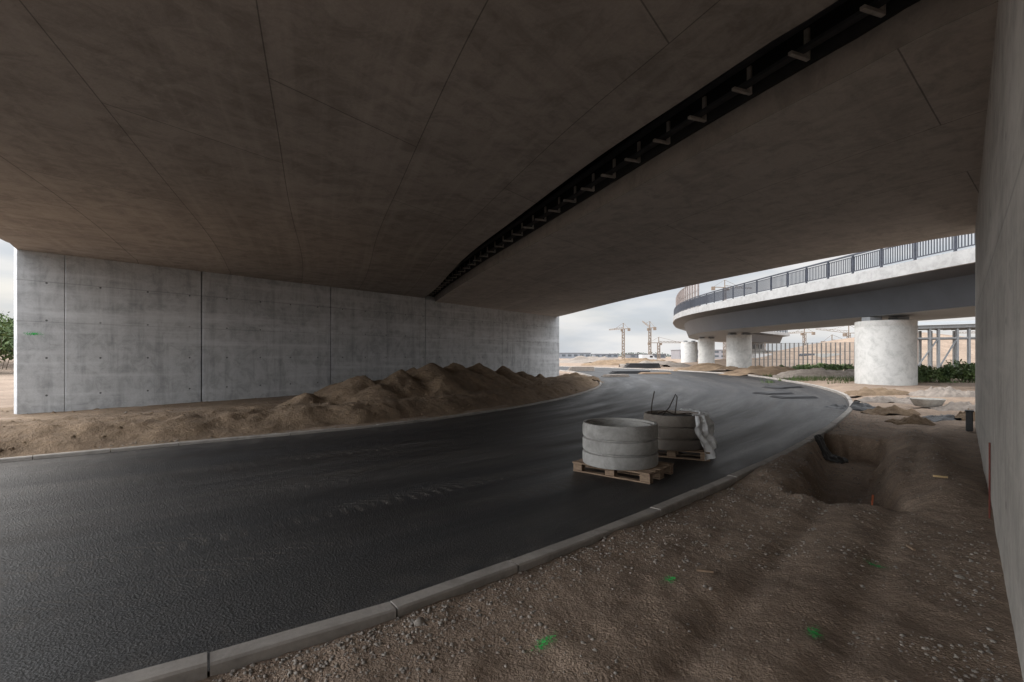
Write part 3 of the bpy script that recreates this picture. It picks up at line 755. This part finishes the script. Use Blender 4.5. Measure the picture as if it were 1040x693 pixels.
# ---------------------------------------------------------------- world & sun
SE=math.radians(38)
sd_=Vector((-.80,.42,0)).normalized()   # veiled sun, left of the view
w=bpy.data.worlds.new('World');sc.world=w;w.use_nodes=True;nt=w.node_tree;nt.nodes.clear()
N=nt.nodes.new;LK=nt.links.new
def wm(op,a,b=0.):
    x=N('ShaderNodeMath');x.operation=op
    for s_,v_ in((x.inputs[0],a),(x.inputs[1],b)):
        if isinstance(v_,bpy.types.NodeSocket): LK(v_,s_)
        else: s_.default_value=v_
    return x.outputs[0]
def wr(v,a,b,c,d):
    x=N('ShaderNodeMapRange');x.interpolation_type='SMOOTHSTEP';LK(v,x.inputs[0])
    for i,q_ in enumerate((a,b,c,d)): x.inputs[i+1].default_value=q_
    return x.outputs[0]
out=N('ShaderNodeOutputWorld');bg=N('ShaderNodeBackground');LK(bg.outputs[0],out.inputs[0])
sky=N('ShaderNodeTexSky');sky.sky_type='NISHITA';sky.sun_disc=False;sky.sun_elevation=SE;sky.sun_rotation=math.atan2(sd_.x,sd_.y);sky.dust_density=2.5;sky.air_density=1.2
tc=N('ShaderNodeTexCoord');mp=N('ShaderNodeMapping');mp.inputs['Scale'].default_value=(1.6,1.6,7);mp.inputs['Location'].default_value=(.4,.1,.2);LK(tc.outputs['Generated'],mp.inputs[0])
no=N('ShaderNodeTexNoise');no.inputs['Scale'].default_value=1.7;no.inputs['Detail'].default_value=5;no.inputs['Roughness'].default_value=.55;no.inputs['Distortion'].default_value=.4;LK(mp.outputs[0],no.inputs['Vector'])
no2=N('ShaderNodeTexNoise');no2.inputs['Scale'].default_value=3.0;no2.inputs['Detail'].default_value=5;LK(mp.outputs[0],no2.inputs['Vector'])
cr=N('ShaderNodeMix');cr.data_type='RGBA';cr.inputs[6].default_value=(6.6,7.0,7.5,1);cr.inputs[7].default_value=(8.9,8.8,8.7,1);LK(wr(no2.outputs['Fac'],.35,.65,0,1),cr.inputs[0])
mx=N('ShaderNodeMix');mx.data_type='RGBA';LK(wr(no.outputs['Fac'],.35,.62,.8,.97),mx.inputs[0]);LK(sky.outputs[0],mx.inputs[6]);LK(cr.outputs[2],mx.inputs[7])
sep=N('ShaderNodeSeparateXYZ');LK(tc.outputs['Generated'],sep.inputs[0])
zen=wr(sep.outputs[2],.20,.8,0,1.6)
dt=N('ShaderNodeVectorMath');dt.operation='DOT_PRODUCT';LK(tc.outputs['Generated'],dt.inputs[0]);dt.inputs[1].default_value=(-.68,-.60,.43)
fill_glow=wr(dt.outputs['Value'],.1,.9,0,4.4)  # extra bright sky behind left, out of view, added to light the interior
lum=wm('ADD',wm('ADD',1.,zen),fill_glow)
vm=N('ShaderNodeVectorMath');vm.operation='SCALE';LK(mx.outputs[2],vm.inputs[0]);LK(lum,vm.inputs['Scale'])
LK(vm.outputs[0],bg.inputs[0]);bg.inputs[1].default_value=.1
sl=bpy.data.lights.new('sun','SUN');sl.energy=1.3;sl.angle=math.radians(15);sl.color=(1,.92,.82)
so=link(bpy.data.objects.new('sun',sl));dirv=Vector((sd_.x*math.cos(SE),sd_.y*math.cos(SE),math.sin(SE)));so.rotation_euler=dirv.to_track_quat('Z','Y').to_euler();so.location=(0,0,30)
# ---------------------------------------------------------------- camera
cam=bpy.data.cameras.new('camera');co=link(bpy.data.objects.new('camera',cam));co.location=(0,0,H);co.rotation_euler=(math.pi/2,0,0)
cam.sensor_width=36;cam.lens=F/1040*36;cam.shift_y=(CY-346.5)/1040;cam.clip_start=.03;cam.clip_end=6000
sc.camera=co
sc.view_settings.view_transform='Standard';sc.view_settings.look='None';sc.view_settings.exposure=0
